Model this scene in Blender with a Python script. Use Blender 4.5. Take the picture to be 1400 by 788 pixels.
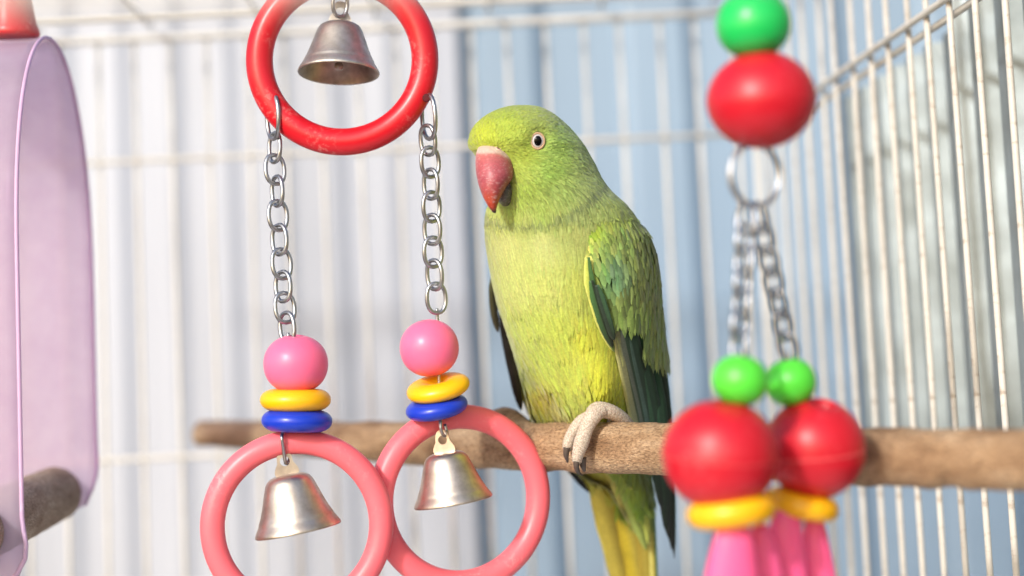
import bpy, math, random
import numpy as np
from mathutils import Vector, Matrix
from mathutils.bvhtree import BVHTree

random.seed(7)
rng = np.random.default_rng(7)
for o in list(bpy.data.objects):
    bpy.data.objects.remove(o)
sc = bpy.context.scene
col = sc.collection

# ------------------------------------------------------------------ camera
F = 2300.0                                   # focal length in photo pixels (1400 wide)
PITCH, ROLL = math.radians(5.0), 0.045
CAM = np.array([0.0, 0.0, 1.25])
FWD = np.array([0, math.cos(PITCH), math.sin(PITCH)])
R0 = np.array([1.0, 0, 0]); U0 = np.array([0, -math.sin(PITCH), math.cos(PITCH)])
RT = math.cos(ROLL) * R0 - math.sin(ROLL) * U0
UP = math.sin(ROLL) * R0 + math.cos(ROLL) * U0
BK = -FWD
cam_d = bpy.data.cameras.new('camera'); cam = bpy.data.objects.new('camera', cam_d); col.objects.link(cam)
cam.matrix_world = Matrix(((RT[0], UP[0], BK[0], CAM[0]), (RT[1], UP[1], BK[1], CAM[1]), (RT[2], UP[2], BK[2], CAM[2]), (0, 0, 0, 1)))
cam_d.sensor_width = 36.0; cam_d.lens = F / 1400 * 36
cam_d.clip_start = 0.01; cam_d.clip_end = 200
cam_d.dof.use_dof = True; cam_d.dof.focus_distance = 0.79; cam_d.dof.aperture_fstop = 3.2
sc.camera = cam

# ------------------------------------------------------------------ light
SUN_AZ, SUN_EL = math.radians(30), math.radians(24)
world = bpy.data.worlds.new('World'); sc.world = world; world.use_nodes = True
wn = world.node_tree.nodes; wl = world.node_tree.links
sky = wn.new('ShaderNodeTexSky'); sky.sky_type = 'NISHITA'; sky.sun_disc = False; sky.dust_density = 1.8
sky.sun_elevation = SUN_EL; sky.sun_rotation = math.pi + SUN_AZ
wn['Background'].inputs['Strength'].default_value = 0.15
wl.new(sky.outputs[0], wn['Background'].inputs['Color'])
sun_d = bpy.data.lights.new('sun', 'SUN'); sun_d.energy = 2.0; sun_d.angle = math.radians(4.0); sun_d.color = (1.0, 0.985, 0.96)
sun = bpy.data.objects.new('sun', sun_d); col.objects.link(sun)
SUNV = Vector((-math.sin(SUN_AZ) * math.cos(SUN_EL), -math.cos(SUN_AZ) * math.cos(SUN_EL), math.sin(SUN_EL)))
sun.rotation_euler = SUNV.to_track_quat('Z', 'Y').to_euler(); sun.location = (-2, -2, 4)
sc.view_settings.view_transform = 'Standard'; sc.view_settings.look = 'None'
sc.view_settings.exposure = 0.50; sc.view_settings.gamma = 1.0

# ------------------------------------------------------------------ helpers
def P(px, py, d):
    return CAM + d * (FWD + (px - 700) / F * RT + (394 - py) / F * UP)
def proj(v):
    q = np.asarray(v) - CAM
    d = q @ FWD
    return 700 + F * (q @ RT) / d, 394 - F * (q @ UP) / d, d
def ray_plane(px, py, p0, n):
    r = P(px, py, 1.0) - CAM
    return CAM + r * (((p0 - CAM) @ n) / (r @ n))
def srgb(c):
    c = np.asarray(c, float) / 255.0
    return np.where(c <= 0.04045, c / 12.92, ((c + 0.055) / 1.055) ** 2.4)

class Node:
    pass
def finish(o, parent):
    col.objects.link(o)
    if parent is not None:
        o.parent = parent
def root_of(o):
    while o.parent is not None: o = o.parent
    return o
def empty(name, loc, label, cat, group=None):
    o = bpy.data.objects.new(name, None); o.empty_display_size = 0.02; o.location = Vector(loc)
    col.objects.link(o); o['label'] = label; o['category'] = cat
    if group: o['group'] = group
    return o
def sub(name, parent):
    o = bpy.data.objects.new(name, None); o.empty_display_size = 0.01; col.objects.link(o); o.parent = parent
    return o
def mesh_from(name, v, f, mat=None, smooth=True, colors=None):
    me = bpy.data.meshes.new(name)
    me.from_pydata([tuple(x) for x in np.asarray(v).tolist()], [], [tuple(x) for x in f])
    if smooth: me.polygons.foreach_set('use_smooth', [True] * len(me.polygons))
    if mat: me.materials.append(mat)
    if colors is not None:
        a = me.color_attributes.new('Col', 'FLOAT_COLOR', 'POINT')
        c = np.ones((len(v), 4)); c[:, :3] = colors
        a.data.foreach_set('color', c.ravel())
    me.update()
    return me
def obj(name, v, f, mat, parent=None, smooth=True, colors=None, label=None, kind=None):
    v = np.asarray(v, float)
    off = np.array(root_of(parent).location) if parent is not None else np.zeros(3)
    o = bpy.data.objects.new(name, mesh_from(name, v - off, f, mat, smooth, colors)); finish(o, parent)
    if label: o['label'] = label
    if kind: o['kind'] = kind
    return o
def inst(name, me, M, parent):
    o = bpy.data.objects.new(name, me); finish(o, parent)
    off = root_of(parent).location
    o.matrix_basis = Matrix.Translation(-off) @ M
    return o
def unit(a):
    a = np.asarray(a, float); return a / (np.linalg.norm(a) + 1e-12)
def frame(px, py, d, ax=(0, 1, 0), spin=0.0):
    """4x4 numpy: local Z along image axis ax=(right, up, toward camera), local X near image right, scaled so 1 unit = 1 photo pixel at depth d"""
    z = unit(ax[0] * RT + ax[1] * UP + ax[2] * BK)
    x = RT - z * (RT @ z)
    if np.linalg.norm(x) < 1e-3: x = UP - z * (UP @ z)
    x = unit(x); y = np.cross(z, x)
    c, s = math.cos(spin), math.sin(spin)
    x, y = c * x + s * y, -s * x + c * y
    M = np.eye(4); k = d / F
    M[:3, 0], M[:3, 1], M[:3, 2], M[:3, 3] = x * k, y * k, z * k, P(px, py, d)
    return M
def xf(M, v):
    v = np.asarray(v, float); return v @ M[:3, :3].T + M[:3, 3]
def lathe(prof, seg=40, closed=False):
    v, f = [], []
    n = len(prof)
    for (r, h) in prof:
        for k in range(seg):
            a = 2 * math.pi * k / seg
            v.append((r * math.cos(a), r * math.sin(a), h))
    m = n if closed else n - 1
    for i in range(m):
        j = (i + 1) % n
        for k in range(seg):
            l = (k + 1) % seg
            f.append((i * seg + k, i * seg + l, j * seg + l, j * seg + k))
    return np.array(v), f
def tube(path, rad, seg=12, caps=True, up=None):
    path = np.asarray(path, float); n = len(path)
    rad = np.full(n, rad) if np.isscalar(rad) else np.asarray(rad, float)
    v, f = [], []
    t = np.gradient(path, axis=0)
    x = None
    for i in range(n):
        z = unit(t[i])
        if x is None:
            a = np.array(up) if up is not None else (np.array([0, 0, 1.0]) if abs(z[2]) < 0.9 else np.array([1.0, 0, 0]))
            x = unit(np.cross(a, z))
        else:
            x = unit(x - z * (x @ z))
        y = np.cross(z, x)
        for k in range(seg):
            a = 2 * math.pi * k / seg
            v.append(path[i] + rad[i] * (math.cos(a) * x + math.sin(a) * y))
    for i in range(n - 1):
        for k in range(seg):
            l = (k + 1) % seg
            f.append((i * seg + k, i * seg + l, (i + 1) * seg + l, (i + 1) * seg + k))
    if caps:
        f.append(tuple(range(seg))[::-1]); f.append(tuple(range((n - 1) * seg, n * seg)))
    return np.array(v), f
def torus(R, r, seg=64, ts=20, ez=1.0):
    v, f = [], []
    for i in range(seg):
        a = 2 * math.pi * i / seg
        for k in range(ts):
            b = 2 * math.pi * k / ts
            rr = R + r * math.cos(b)
            v.append((rr * math.cos(a), rr * math.sin(a), r * ez * math.sin(b)))
    for i in range(seg):
        for k in range(ts):
            f.append((i * ts + k, ((i + 1) % seg) * ts + k, ((i + 1) % seg) * ts + (k + 1) % ts, i * ts + (k + 1) % ts))
    return np.array(v), f
def smoothpath(pts, n=40):
    pts = np.asarray(pts, float); m = len(pts)
    q = np.vstack([2 * pts[0] - pts[1], pts, 2 * pts[-1] - pts[-2]])
    out = []
    for t in np.linspace(0, m - 1 - 1e-9, n):
        i = int(t); u = t - i
        p0, p1, p2, p3 = q[i], q[i + 1], q[i + 2], q[i + 3]
        out.append(0.5 * (2 * p1 + (p2 - p0) * u + (2 * p0 - 5 * p1 + 4 * p2 - p3) * u * u + (3 * p1 - p0 - 3 * p2 + p3) * u ** 3))
    return np.array(out)
def sphere_profile(rx, rz, hole=0.0, e=2.0, n=22, seam=0.0):
    pr = []
    a0 = math.asin(min(0.99, hole / rx)) if hole else 0.0
    for i in range(n + 1):
        a = -math.pi / 2 + a0 + (math.pi - 2 * a0) * i / n
        c, s = math.cos(a), math.sin(a)
        r = rx * abs(c) ** (2 / e); z = rz * math.copysign(abs(s) ** (2 / e), s)
        if seam and abs(i - n / 2) < 0.6: r += seam
        pr.append((max(r, 0.01), z))
    if hole:
        zt = pr[-1][1]; r = pr[-1][0]
        pr = [(r * 0.85, -zt * 0.8)] + pr + [(r * 0.85, zt * 0.8), (r * 0.8, 0)]
    return pr

# ------------------------------------------------------------------ materials
def new_mat(name):
    m = bpy.data.materials.new(name); m.use_nodes = True
    nt = m.node_tree; return m, nt, nt.nodes, nt.links, nt.nodes['Principled BSDF']
def tex_noise(nt, scale, detail=4, vec=None, rough=0.55):
    n = nt.nodes.new('ShaderNodeTexNoise'); n.inputs['Scale'].default_value = scale
    n.inputs['Detail'].default_value = detail; n.inputs['Roughness'].default_value = rough
    if vec is not None: nt.links.new(vec, n.inputs['Vector'])
    return n
def ramp(nt, fac, stops):
    r = nt.nodes.new('ShaderNodeValToRGB'); e = r.color_ramp.elements
    while len(e) < len(stops): e.new(0.5)
    for i, (p, c) in enumerate(stops):
        e[i].position = p; e[i].color = (*c, 1)
    nt.links.new(fac, r.inputs[0]); return r
def objcoord(nt, scale=(1, 1, 1)):
    tc = nt.nodes.new('ShaderNodeTexCoord'); mp = nt.nodes.new('ShaderNodeMapping')
    mp.inputs['Scale'].default_value = scale
    nt.links.new(tc.outputs['Object'], mp.inputs['Vector']); return mp.outputs[0]
def bump(nt, h, bsdf, strength=0.3, dist=0.001):
    b = nt.nodes.new('ShaderNodeBump'); b.inputs['Strength'].default_value = strength; b.inputs['Distance'].default_value = dist
    nt.links.new(h, b.inputs['Height']); nt.links.new(b.outputs[0], bsdf.inputs['Normal'])

def plastic(name, rgb, rough=0.28, sss=0.12, scuff=0.25, scuff_rgb=None, trans=0.0):
    m, nt, N, L, B = new_mat(name)
    c = srgb(rgb)
    co = objcoord(nt)
    n1 = tex_noise(nt, 55, 5, co); n2 = tex_noise(nt, 420, 3, co)
    s = srgb(scuff_rgb) if scuff_rgb else np.clip(c * 0.7 + 0.25, 0, 1)
    mix = N.new('ShaderNodeMix'); mix.data_type = 'RGBA'
    mix.inputs['A'].default_value = (*c, 1); mix.inputs['B'].default_value = (*s, 1)
    mul = N.new('ShaderNodeMath'); mul.operation = 'MULTIPLY'
    r1 = ramp(nt, n1.outputs[0], [(0.5, (0, 0, 0)), (0.72, (1, 1, 1))]); r2 = ramp(nt, n2.outputs[0], [(0.5, (0, 0, 0)), (0.66, (1, 1, 1))])
    L.new(r1.outputs[0], mul.inputs[0]); L.new(r2.outputs[0], mul.inputs[1])
    m2 = N.new('ShaderNodeMath'); m2.operation = 'MULTIPLY'; m2.inputs[1].default_value = scuff
    L.new(mul.outputs[0], m2.inputs[0]); L.new(m2.outputs[0], mix.inputs['Factor']); L.new(mix.outputs['Result'], B.inputs['Base Color'])
    rr = N.new('ShaderNodeMapRange'); rr.inputs['To Min'].default_value = rough; rr.inputs['To Max'].default_value = rough + 0.22
    L.new(n1.outputs[0], rr.inputs[0]); L.new(rr.outputs[0], B.inputs['Roughness'])
    if sss:
        B.inputs['Subsurface Weight'].default_value = sss; B.inputs['Subsurface Radius'].default_value = tuple(0.3 + c); B.inputs['Subsurface Scale'].default_value = 0.004
    bump(nt, n2.outputs[0], B, 0.06, 0.0006)
    return m
def metal(name, rgb, rough=0.3, grime=(0.1, 0.07, 0.05), amount=0.4, sc_=120, metallic=1.0):
    m, nt, N, L, B = new_mat(name)
    co = objcoord(nt)
    n1 = tex_noise(nt, sc_, 6, co); n2 = tex_noise(nt, sc_ * 6, 3, co)
    c = srgb(rgb)
    r = ramp(nt, n1.outputs[0], [(0.35, tuple(c)), (0.75, tuple(c * (1 - amount) + np.array(grime) * amount))])
    L.new(r.outputs[0], B.inputs['Base Color']); B.inputs['Metallic'].default_value = metallic
    rr = N.new('ShaderNodeMapRange'); rr.inputs['To Min'].default_value = rough - 0.06; rr.inputs['To Max'].default_value = rough + 0.25
    L.new(n1.outputs[0], rr.inputs[0]); L.new(rr.outputs[0], B.inputs['Roughness'])
    bump(nt, n2.outputs[0], B, 0.12, 0.0004)
    return m
def paint(name, rgb, rough=0.45, vary=0.12, rust=0.0, streak=(1, 1, 1), sc_=30):
    m, nt, N, L, B = new_mat(name)
    co = objcoord(nt, streak)
    n1 = tex_noise(nt, sc_, 6, co)
    c = srgb(rgb)
    st = [(0.25, tuple(c * (1 - vary))), (0.7, tuple(np.clip(c * (1 + vary * 0.5), 0, 0.9)))]
    r = ramp(nt, n1.outputs[0], st)
    out = r.outputs[0]
    if rust:
        n3 = tex_noise(nt, 90, 5, objcoord(nt)); r3 = ramp(nt, n3.outputs[0], [(0.56, (0, 0, 0)), (0.70, (rust, rust, rust))])
        mx = N.new('ShaderNodeMix'); mx.data_type = 'RGBA'; mx.inputs['B'].default_value = (0.27, 0.16, 0.08, 1)
        L.new(r3.outputs[0], mx.inputs['Factor']); L.new(out, mx.inputs['A']); out = mx.outputs['Result']
    L.new(out, B.inputs['Base Color']); B.inputs['Roughness'].default_value = rough
    bump(nt, n1.outputs[0], B, 0.1, 0.002)
    return m
def plume(name, rough=0.62, transl=0.12, sheen=0.25):
    m, nt, N, L, B = new_mat(name)
    at = N.new('ShaderNodeAttribute'); at.attribute_name = 'Col'
    n = tex_noise(nt, 900, 3, objcoord(nt))
    rr = ramp(nt, n.outputs[0], [(0.25, (0.82, 0.82, 0.80)), (0.75, (1.12, 1.12, 1.1))])
    mu = N.new('ShaderNodeMix'); mu.data_type = 'RGBA'; mu.blend_type = 'MULTIPLY'; mu.inputs['Factor'].default_value = 1
    L.new(at.outputs['Color'], mu.inputs['A']); L.new(rr.outputs[0], mu.inputs['B'])
    L.new(mu.outputs['Result'], B.inputs['Base Color']); B.inputs['Roughness'].default_value = rough
    B.inputs['Specular IOR Level'].default_value = 0.25
    B.inputs['Sheen Weight'].default_value = sheen; B.inputs['Sheen Roughness'].default_value = 0.5
    tr = N.new('ShaderNodeBsdfTranslucent'); L.new(mu.outputs['Result'], tr.inputs['Color'])
    ms = N.new('ShaderNodeMixShader'); ms.inputs[0].default_value = transl
    out = N['Material Output']
    L.new(B.outputs[0], ms.inputs[1]); L.new(tr.outputs[0], ms.inputs[2]); L.new(ms.outputs[0], out.inputs['Surface'])
    return m

M_bar = paint('cream_wire_paint', (212, 206, 196), 0.4, 0.14, rust=0.55)
M_barw = paint('white_wire_paint', (212, 208, 200), 0.42, 0.08, rust=0.25)
M_bounce_tray = paint('bounce_tray_plastic', (214, 212, 206), 0.5, 0.08)
M_white_sheet = paint('white_sheet_paint', (173, 177, 187), 0.5, 0.2, streak=(1, 1, 0.15), sc_=9)
M_blue_sheet = paint('blue_sheet_paint', (138, 159, 179), 0.45, 0.16, streak=(1, 1, 0.15), sc_=7)
M_galv = metal('galvanised_steel', (152, 162, 166), 0.42, (0.15, 0.16, 0.13), 0.6, 28, 0.45)
M_red = plastic('red_plastic', (212, 26, 40), 0.24, 0.08, 0.34, (250, 190, 180))
M_pinkring = plastic('coral_plastic', (248, 112, 122), 0.3, 0.2, 0.3, (255, 200, 196))
M_pinkball = plastic('pink_plastic', (250, 112, 152), 0.25, 0.25, 0.05)
M_yellow = plastic('yellow_plastic', (250, 186, 14), 0.25, 0.15, 0.05)
M_blue = plastic('blue_plastic', (24, 58, 190), 0.22, 0.05, 0.05)
M_green = plastic('emerald_plastic', (34, 196, 92), 0.22, 0.15, 0.08)
M_lime = plastic('lime_plastic', (88, 214, 62), 0.25, 0.2, 0.05)
M_redball = plastic('glossy_red_plastic', (202, 24, 42), 0.3, 0.1, 0.3)
M_hotpink = plastic('hot_pink_plastic', (255, 98, 152), 0.35, 0.35, 0.05)
M_bell = metal('nickel_bell', (222, 208, 192), 0.32, (0.22, 0.16, 0.12), 0.62, 150)
M_belltop = metal('worn_nickel_bell', (212, 203, 190), 0.4, (0.2, 0.17, 0.14), 0.6, 200)
M_steel = metal('steel_chain', (186, 186, 188), 0.3, (0.2, 0.2, 0.2), 0.4, 300)
M_shiny = metal('bright_steel', (168, 168, 172), 0.13, (0.12, 0.12, 0.12), 0.5, 300)
M_dark = metal('dark_clapper', (120, 110, 100), 0.4)
M_plume = plume('feather_plumage')
M_quill = plume('flight_feather', 0.5, 0.1, 0.1)

def lavender():
    m, nt, N, L, B = new_mat('lavender_plastic')
    co = objcoord(nt); n1 = tex_noise(nt, 70, 5, co); n2 = tex_noise(nt, 500, 2, co)
    c = srgb((224, 211, 223)); c2 = srgb((236, 228, 234))
    r = ramp(nt, n1.outputs[0], [(0.3, tuple(c)), (0.8, tuple(c2))])
    L.new(r.outputs[0], B.inputs['Base Color']); B.inputs['Roughness'].default_value = 0.2
    tr = N.new('ShaderNodeBsdfTranslucent'); L.new(r.outputs[0], tr.inputs['Color'])
    tp = N.new('ShaderNodeBsdfTransparent'); tp.inputs['Color'].default_value = (*srgb((246, 228, 243)), 1)
    m1 = N.new('ShaderNodeMixShader'); m1.inputs[0].default_value = 0.5
    m2 = N.new('ShaderNodeMixShader'); m2.inputs[0].default_value = 0.52
    L.new(B.outputs[0], m1.inputs[1]); L.new(tr.outputs[0], m1.inputs[2])
    L.new(m1.outputs[0], m2.inputs[1]); L.new(tp.outputs[0], m2.inputs[2]); L.new(m2.outputs[0], N['Material Output'].inputs['Surface'])
    bump(nt, n2.outputs[0], B, 0.15, 0.0008)
    return m
M_lav = lavender()
def wood(name, a, b, c, sc_=1.0):
    m, nt, N, L, B = new_mat(name)
    tc = N.new('ShaderNodeTexCoord'); mp = N.new('ShaderNodeMapping'); mp.inputs['Scale'].default_value = (18 * sc_, 18 * sc_, 60 * sc_)
    L.new(tc.outputs['Object'], mp.inputs[0])
    n1 = tex_noise(nt, 1.6, 6, mp.outputs[0]); n2 = tex_noise(nt, 26, 5, mp.outputs[0], 0.7)
    vo = N.new('ShaderNodeTexVoronoi'); vo.inputs['Scale'].default_value = 22; L.new(mp.outputs[0], vo.inputs['Vector'])
    r1 = ramp(nt, n1.outputs[0], [(0.34, tuple(srgb(a))), (0.5, tuple(srgb(b))), (0.66, tuple(srgb(c)))])
    r2 = ramp(nt, n2.outputs[0], [(0.36, (0.34, 0.28, 0.23)), (0.54, (1, 1, 1)), (0.72, (1.4, 1.36, 1.3))])
    mu = N.new('ShaderNodeMix'); mu.data_type = 'RGBA'; mu.blend_type = 'MULTIPLY'; mu.inputs['Factor'].default_value = 0.9
    L.new(r1.outputs[0], mu.inputs['A']); L.new(r2.outputs[0], mu.inputs['B']); L.new(mu.outputs['Result'], B.inputs['Base Color'])
    B.inputs['Roughness'].default_value = 0.75
    ad = N.new('ShaderNodeMath'); ad.operation = 'ADD'; L.new(n2.outputs[0], ad.inputs[0]); L.new(vo.outputs['Distance'], ad.inputs[1])
    bump(nt, ad.outputs[0], B, 0.55, 0.0012)
    return m
M_wood = wood('branch_wood', (138, 106, 76), (172, 140, 106), (194, 166, 134))
M_wood2 = wood('dowel_wood', (138, 112, 92), (172, 148, 126), (194, 174, 152))

# ------------------------------------------------------------------ background panels
DB = 1.20
Q = P(1035, 183, DB)                         # back right corner of the cage on the middle wire
YB = Q[1]
nB = np.array([0, 1.0, 0])
def sheet(name, x0, x1, z0, z1, y, prof, mat, label, cat, steps, basis=None, thick=0.0012):
    xs = np.linspace(x0, x1, steps)
    front = [(x, y + prof(x)) for x in xs]
    v, f = [], []
    for dy in (0, thick):
        for (x, yy) in front:
            v.append((x, yy + dy, z0)); v.append((x, yy + dy, z1))
    n = steps * 2
    for i in range(steps - 1):
        a = 2 * i
        f.append((a, a + 2, a + 3, a + 1)); f.append((n + a, n + a + 1, n + a + 3, n + a + 2))
        f.append((a + 1, a + 3, n + a + 3, n + a + 1)); f.append((a, n + a, n + a + 2, a + 2))
    f.append((0, 1, n + 1, n)); e = 2 * (steps - 1); f.append((e, n + e, n + e + 1, e + 1))
    v = np.array(v)
    if basis is not None: v = basis(v)
    o = obj(name, v, f, mat, None, smooth=False); o['label'] = label; o['category'] = cat
    return o
def ribs(period, depth, ramp_=0.18, phase=0.0):
    def fn(x):
        t = ((x + phase) / period) % 1.0
        if t < 0.35: return 0.0
        if t < 0.35 + ramp_: return depth * (t - 0.35) / ramp_
        if t < 1 - ramp_: return depth
        return depth * (1 - t) / ramp_
    return fn
def wavy(period, depth):
    return lambda x: depth * min(1.0, max(0.0, (xe - x) / 0.08)) * (math.sin(2 * math.pi * x / period) + 0.35 * math.sin(2 * math.pi * x / period * 2.0 + 0.6) + 0.25 * math.sin(2 * math.pi * x / (period * 3.7)))
YW = YB + 0.35
xe = ray_plane(638, 394, np.array([0, YW, 0]), nB)[0]
zlo = ray_plane(700, 1000, np.array([0, YW, 0]), nB)[2]; zhi = ray_plane(700, -420, np.array([0, YW, 0]), nB)[2]
sheet('sheet_panel', xe - 0.95, xe, zlo, zhi, YW, wavy(0.05, 0.0017), M_white_sheet,
      'white ribbed metal sheet standing behind the bell toy', 'wall panel', 420)
sheet('sheet_panel', xe - 0.03, xe + 1.15, zlo, zhi, YW + 0.009, ribs(0.14, 0.012, 0.1, 0.02), M_blue_sheet,
      'light blue ribbed sheet standing behind the parrot', 'wall panel', 300)

# ------------------------------------------------------------------ cage
cage = empty('birdcage', P(1035, 640, DB), 'white wire birdcage with rusty bars enclosing the green parrot', 'cage')
# side wall direction: the middle wire stays level from the corner to pixel (1300, 0)
r = P(1300, 0, 1.0) - CAM
S1 = CAM + r * ((Q[2] - CAM[2]) / r[2])
sd = unit(np.array([S1[0] - Q[0], S1[1] - Q[1], 0])); sn = np.array([-sd[1], sd[0], 0]);
if sn[0] < 0: sn = -sn
ztop = ray_plane(600, 36, Q, nB)[2]; zmid = Q[2]; zlow = ray_plane(200, 627, Q, nB)[2]
zbot = ray_plane(700, 960, Q, nB)[2]
RB = 0.0017
bv, bf = tube([(0, 0, 0), (0, 0, 0.25), (0, 0, 0.5), (0, 0, 0.75), (0, 0, 1)], RB, 12)
def bar(p, z0, z1, mat=M_barw, me=[None], tilt=0.0):
    if me[0] is None: me[0] = mesh_from('vertical_bar', bv, bf, M_barw)
    M = Matrix.Translation((p[0], p[1], z0)) @ Matrix.Rotation(tilt, 4, 'Y') @ Matrix.Diagonal((1, 1, z1 - z0, 1))
    return inst('vertical_bar', me[0], M, cage)
side_me = [mesh_from('vertical_bar', bv * np.array([0.98, 0.98, 1]), bf, M_bar)]
step = 51.6 * DB / F
x960 = ray_plane(960, 190, Q, nB)[0]
k = 2
while k > -22:
    x = x960 + k * step
    if x < Q[0] - 0.006: bar((x, YB), zbot, ztop, tilt=random.uniform(-0.004, 0.004))
    k -= 1
def rail(a, b, r=0.0018, mat=M_barw, name='horizontal_rail'):
    n = 6
    pts = np.linspace(a, b, n)
    v, f = tube(pts, r, 12); return obj(name, v, f, mat, cage)
xl_ = x960 - 22 * step
off = -RB - 0.0016
for z, rr in ((zmid, 0.0019), (zlow, 0.0019), (ztop, 0.0030), (zbot, 0.003)):
    rail((xl_, YB + off, z), (Q[0], YB + off, z), rr)
# unseen white tray added below the cage to bounce sunlight upward
tz = zbot - 0.16
tv = [(xl_, YB + 0.01, tz), (0.42, YB + 0.01, tz), (0.42, YB - 1.0, tz), (xl_, YB - 1.0, tz)]
tvs = tv + [(a_, b_, c_ - 0.012) for a_, b_, c_ in tv]
obj('bounce_tray', tvs, [(0, 3, 2, 1), (4, 5, 6, 7), (0, 1, 5, 4), (1, 2, 6, 5), (2, 3, 7, 6), (3, 0, 4, 7)], M_bounce_tray, cage, smooth=False)
# side wall
d_side = lambda s: Q + sd * s
smax = 1.0
ang = math.atan2(sd[1], sd[0])
s = 0.0
dd = 0.795 - 0.029 * 20
tall = ztop
while True:
    # depth along view for a bar at distance s from the corner
    q = d_side(s)
    dep = (q - CAM) @ FWD
    if dep < 0.24: break
    if s == 0.0:
        v, f = tube([(Q[0], Q[1], zbot), (Q[0], Q[1], ztop)], 0.003, 14); obj('corner_post', v, f, M_barw, cage)
    else:
        M = Matrix.Translation((q[0], q[1], zbot)) @ Matrix.Rotation(random.uniform(-0.004, 0.004), 4, 'Y') @ Matrix.Diagonal((1, 1, ztop - zbot, 1))
        inst('vertical_bar', side_me[0], M, cage)
    s += 0.0305
send = d_side(s)
for z, rr, o_ in ((zmid, 0.0019, -1), (zmid - 0.006, 0.0019, 1), (zbot, 0.003, -1), (ztop, 0.003, -1), (zlow - 0.18, 0.0019, 1)):
    a = np.array([Q[0], Q[1], z]) + sn * o_ * 0.0034; b = np.array([send[0], send[1], z]) + sn * o_ * 0.0034
    rail(a, b, rr, M_bar)
# ceiling wires: cross rods parallel to the back wall, long wires running forward
for dy in (0.05, 0.17, 0.30, 0.47, 0.62):
    xr_ = Q[0] + sd[0] / abs(sd[1]) * dy
    rail((xl_, YB - dy, ztop + 0.004), (xr_, YB - dy, ztop + 0.004), 0.0024 if dy in (0.05, 0.47) else 0.0018)
for k in range(-21, 3, 3):
    x = x960 + (k + 0.5) * step
    rail((x, YB + 0.004, ztop + 0.0085), (x, YB - 0.75, ztop + 0.0085), 0.0016, name='ceiling_wire')
# top bar of the open door in front of the toys
fa, fb = P(-260, -44, 0.24), P(1900, -44, 0.24)
z_ = P(260, -36, 0.24)[2]
v, f = tube([(fa[0], fa[1], z_), (0, fa[1], z_), (fb[0], fa[1], z_)], 0.0030, 12); obj('door_rail', v, f, M_barw, cage)
for zz in (0.010,):
    v, f = tube([(fa[0], fa[1], z_ + zz), (0, fa[1], z_ + zz), (fb[0], fa[1], z_ + zz)], 0.0030, 12); obj('door_rail', v, f, M_barw, cage)

# galvanised sheets just outside the side wall
def side_basis(v):                              # local x = along wall, y = outward, z = up
    return np.outer(v[:, 0], sd) + np.outer(v[:, 1], sn) + np.array([Q[0], Q[1], 0]) + np.outer(v[:, 2], [0, 0, 1])
offw = 0.045
pw = Q + sn * offw
ze = ray_plane(1284, 51, pw, sn)
zb = ray_plane(1300, 632, pw, sn)[2]
a_far = (ray_plane(1150, 200, pw, sn) - Q) @ sd
a_mid = (ray_plane(1334, 100, pw, sn) - Q) @ sd
sheet('galvanised_sheet', a_far, a_mid + 0.01, zb, ze[2], offw, ribs(0.030, 0.010, 0.18), M_galv,
      'low weathered galvanised ribbed sheet outside the side bars', 'wall panel', 260, side_basis)
sheet('galvanised_sheet', a_mid, a_mid + 0.5, zb, ztop + 0.05, offw - 0.012, ribs(0.034, 0.010, 0.18), M_galv,
      'taller stained galvanised sheet overlapping the low one', 'wall panel', 260, side_basis)

# ------------------------------------------------------------------ perch
perch_px = [(276, 593, 17.5), (300, 593.5, 18.5), (380, 598, 22), (470, 603, 26), (560, 606, 29), (640, 609, 31), (720, 611, 33), (790, 612, 34), (850, 613, 35), (950, 616, 36.5),
            (1080, 620, 38.5), (1180, 624, 40), (1300, 627, 41), (1400, 629.5, 42), (1560, 634, 44), (1900, 642, 49), (2350, 655, 56)]
def pd(x): return 1.0 / (0.9 + 0.000614 * (x - 280))
pp = smoothpath([(*P(x, y, pd(x)), r_ * pd(x) / F) for x, y, r_ in perch_px], 220)
path, rad = pp[:, :3], pp[:, 3]
perch_o = empty('branch_perch', path[0], 'thick bare wooden branch perch the parrot grips', 'perch')
v, f = tube(path, rad, 40, up=UP)
v = v.reshape(220, 40, 3)
cen = path[:, None, :]
ph = rng.uniform(0, 6.28, 24)
pxs = np.array([proj(p)[0] for p in path])
aa = np.arange(40) / 40 * 2 * np.pi
disp = np.zeros((220, 40))
for i in range(12):
    disp += 0.012 * np.sin(pxs[:, None] * (0.01 + 0.012 * i) + ph[i] + (1 + i % 3) * aa[None, :])
disp += rng.normal(0, 0.006, (220, 40))
nrm = v - cen; nrm /= np.linalg.norm(nrm, axis=2, keepdims=True)
upness = np.clip(nrm @ UP, 0, 1)
disp += 0.62 * np.exp(-((pxs[:, None] - 692) / 19) ** 2) * upness ** 1.6          # knot
disp += 0.14 * np.exp(-((pxs[:, None] - 655) / 30) ** 2) * upness
disp += -0.05 * np.exp(-((pxs[:, None] - 905) / 10) ** 2) * np.clip(nrm @ BK, 0, 1)
v = cen + (v - cen) * (1 + disp[..., None])
v[0] = cen[0] + (v[0] - cen[0]) * 0.86
branch = obj('branch', v.reshape(-1, 3), f, M_wood, perch_o)

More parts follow.
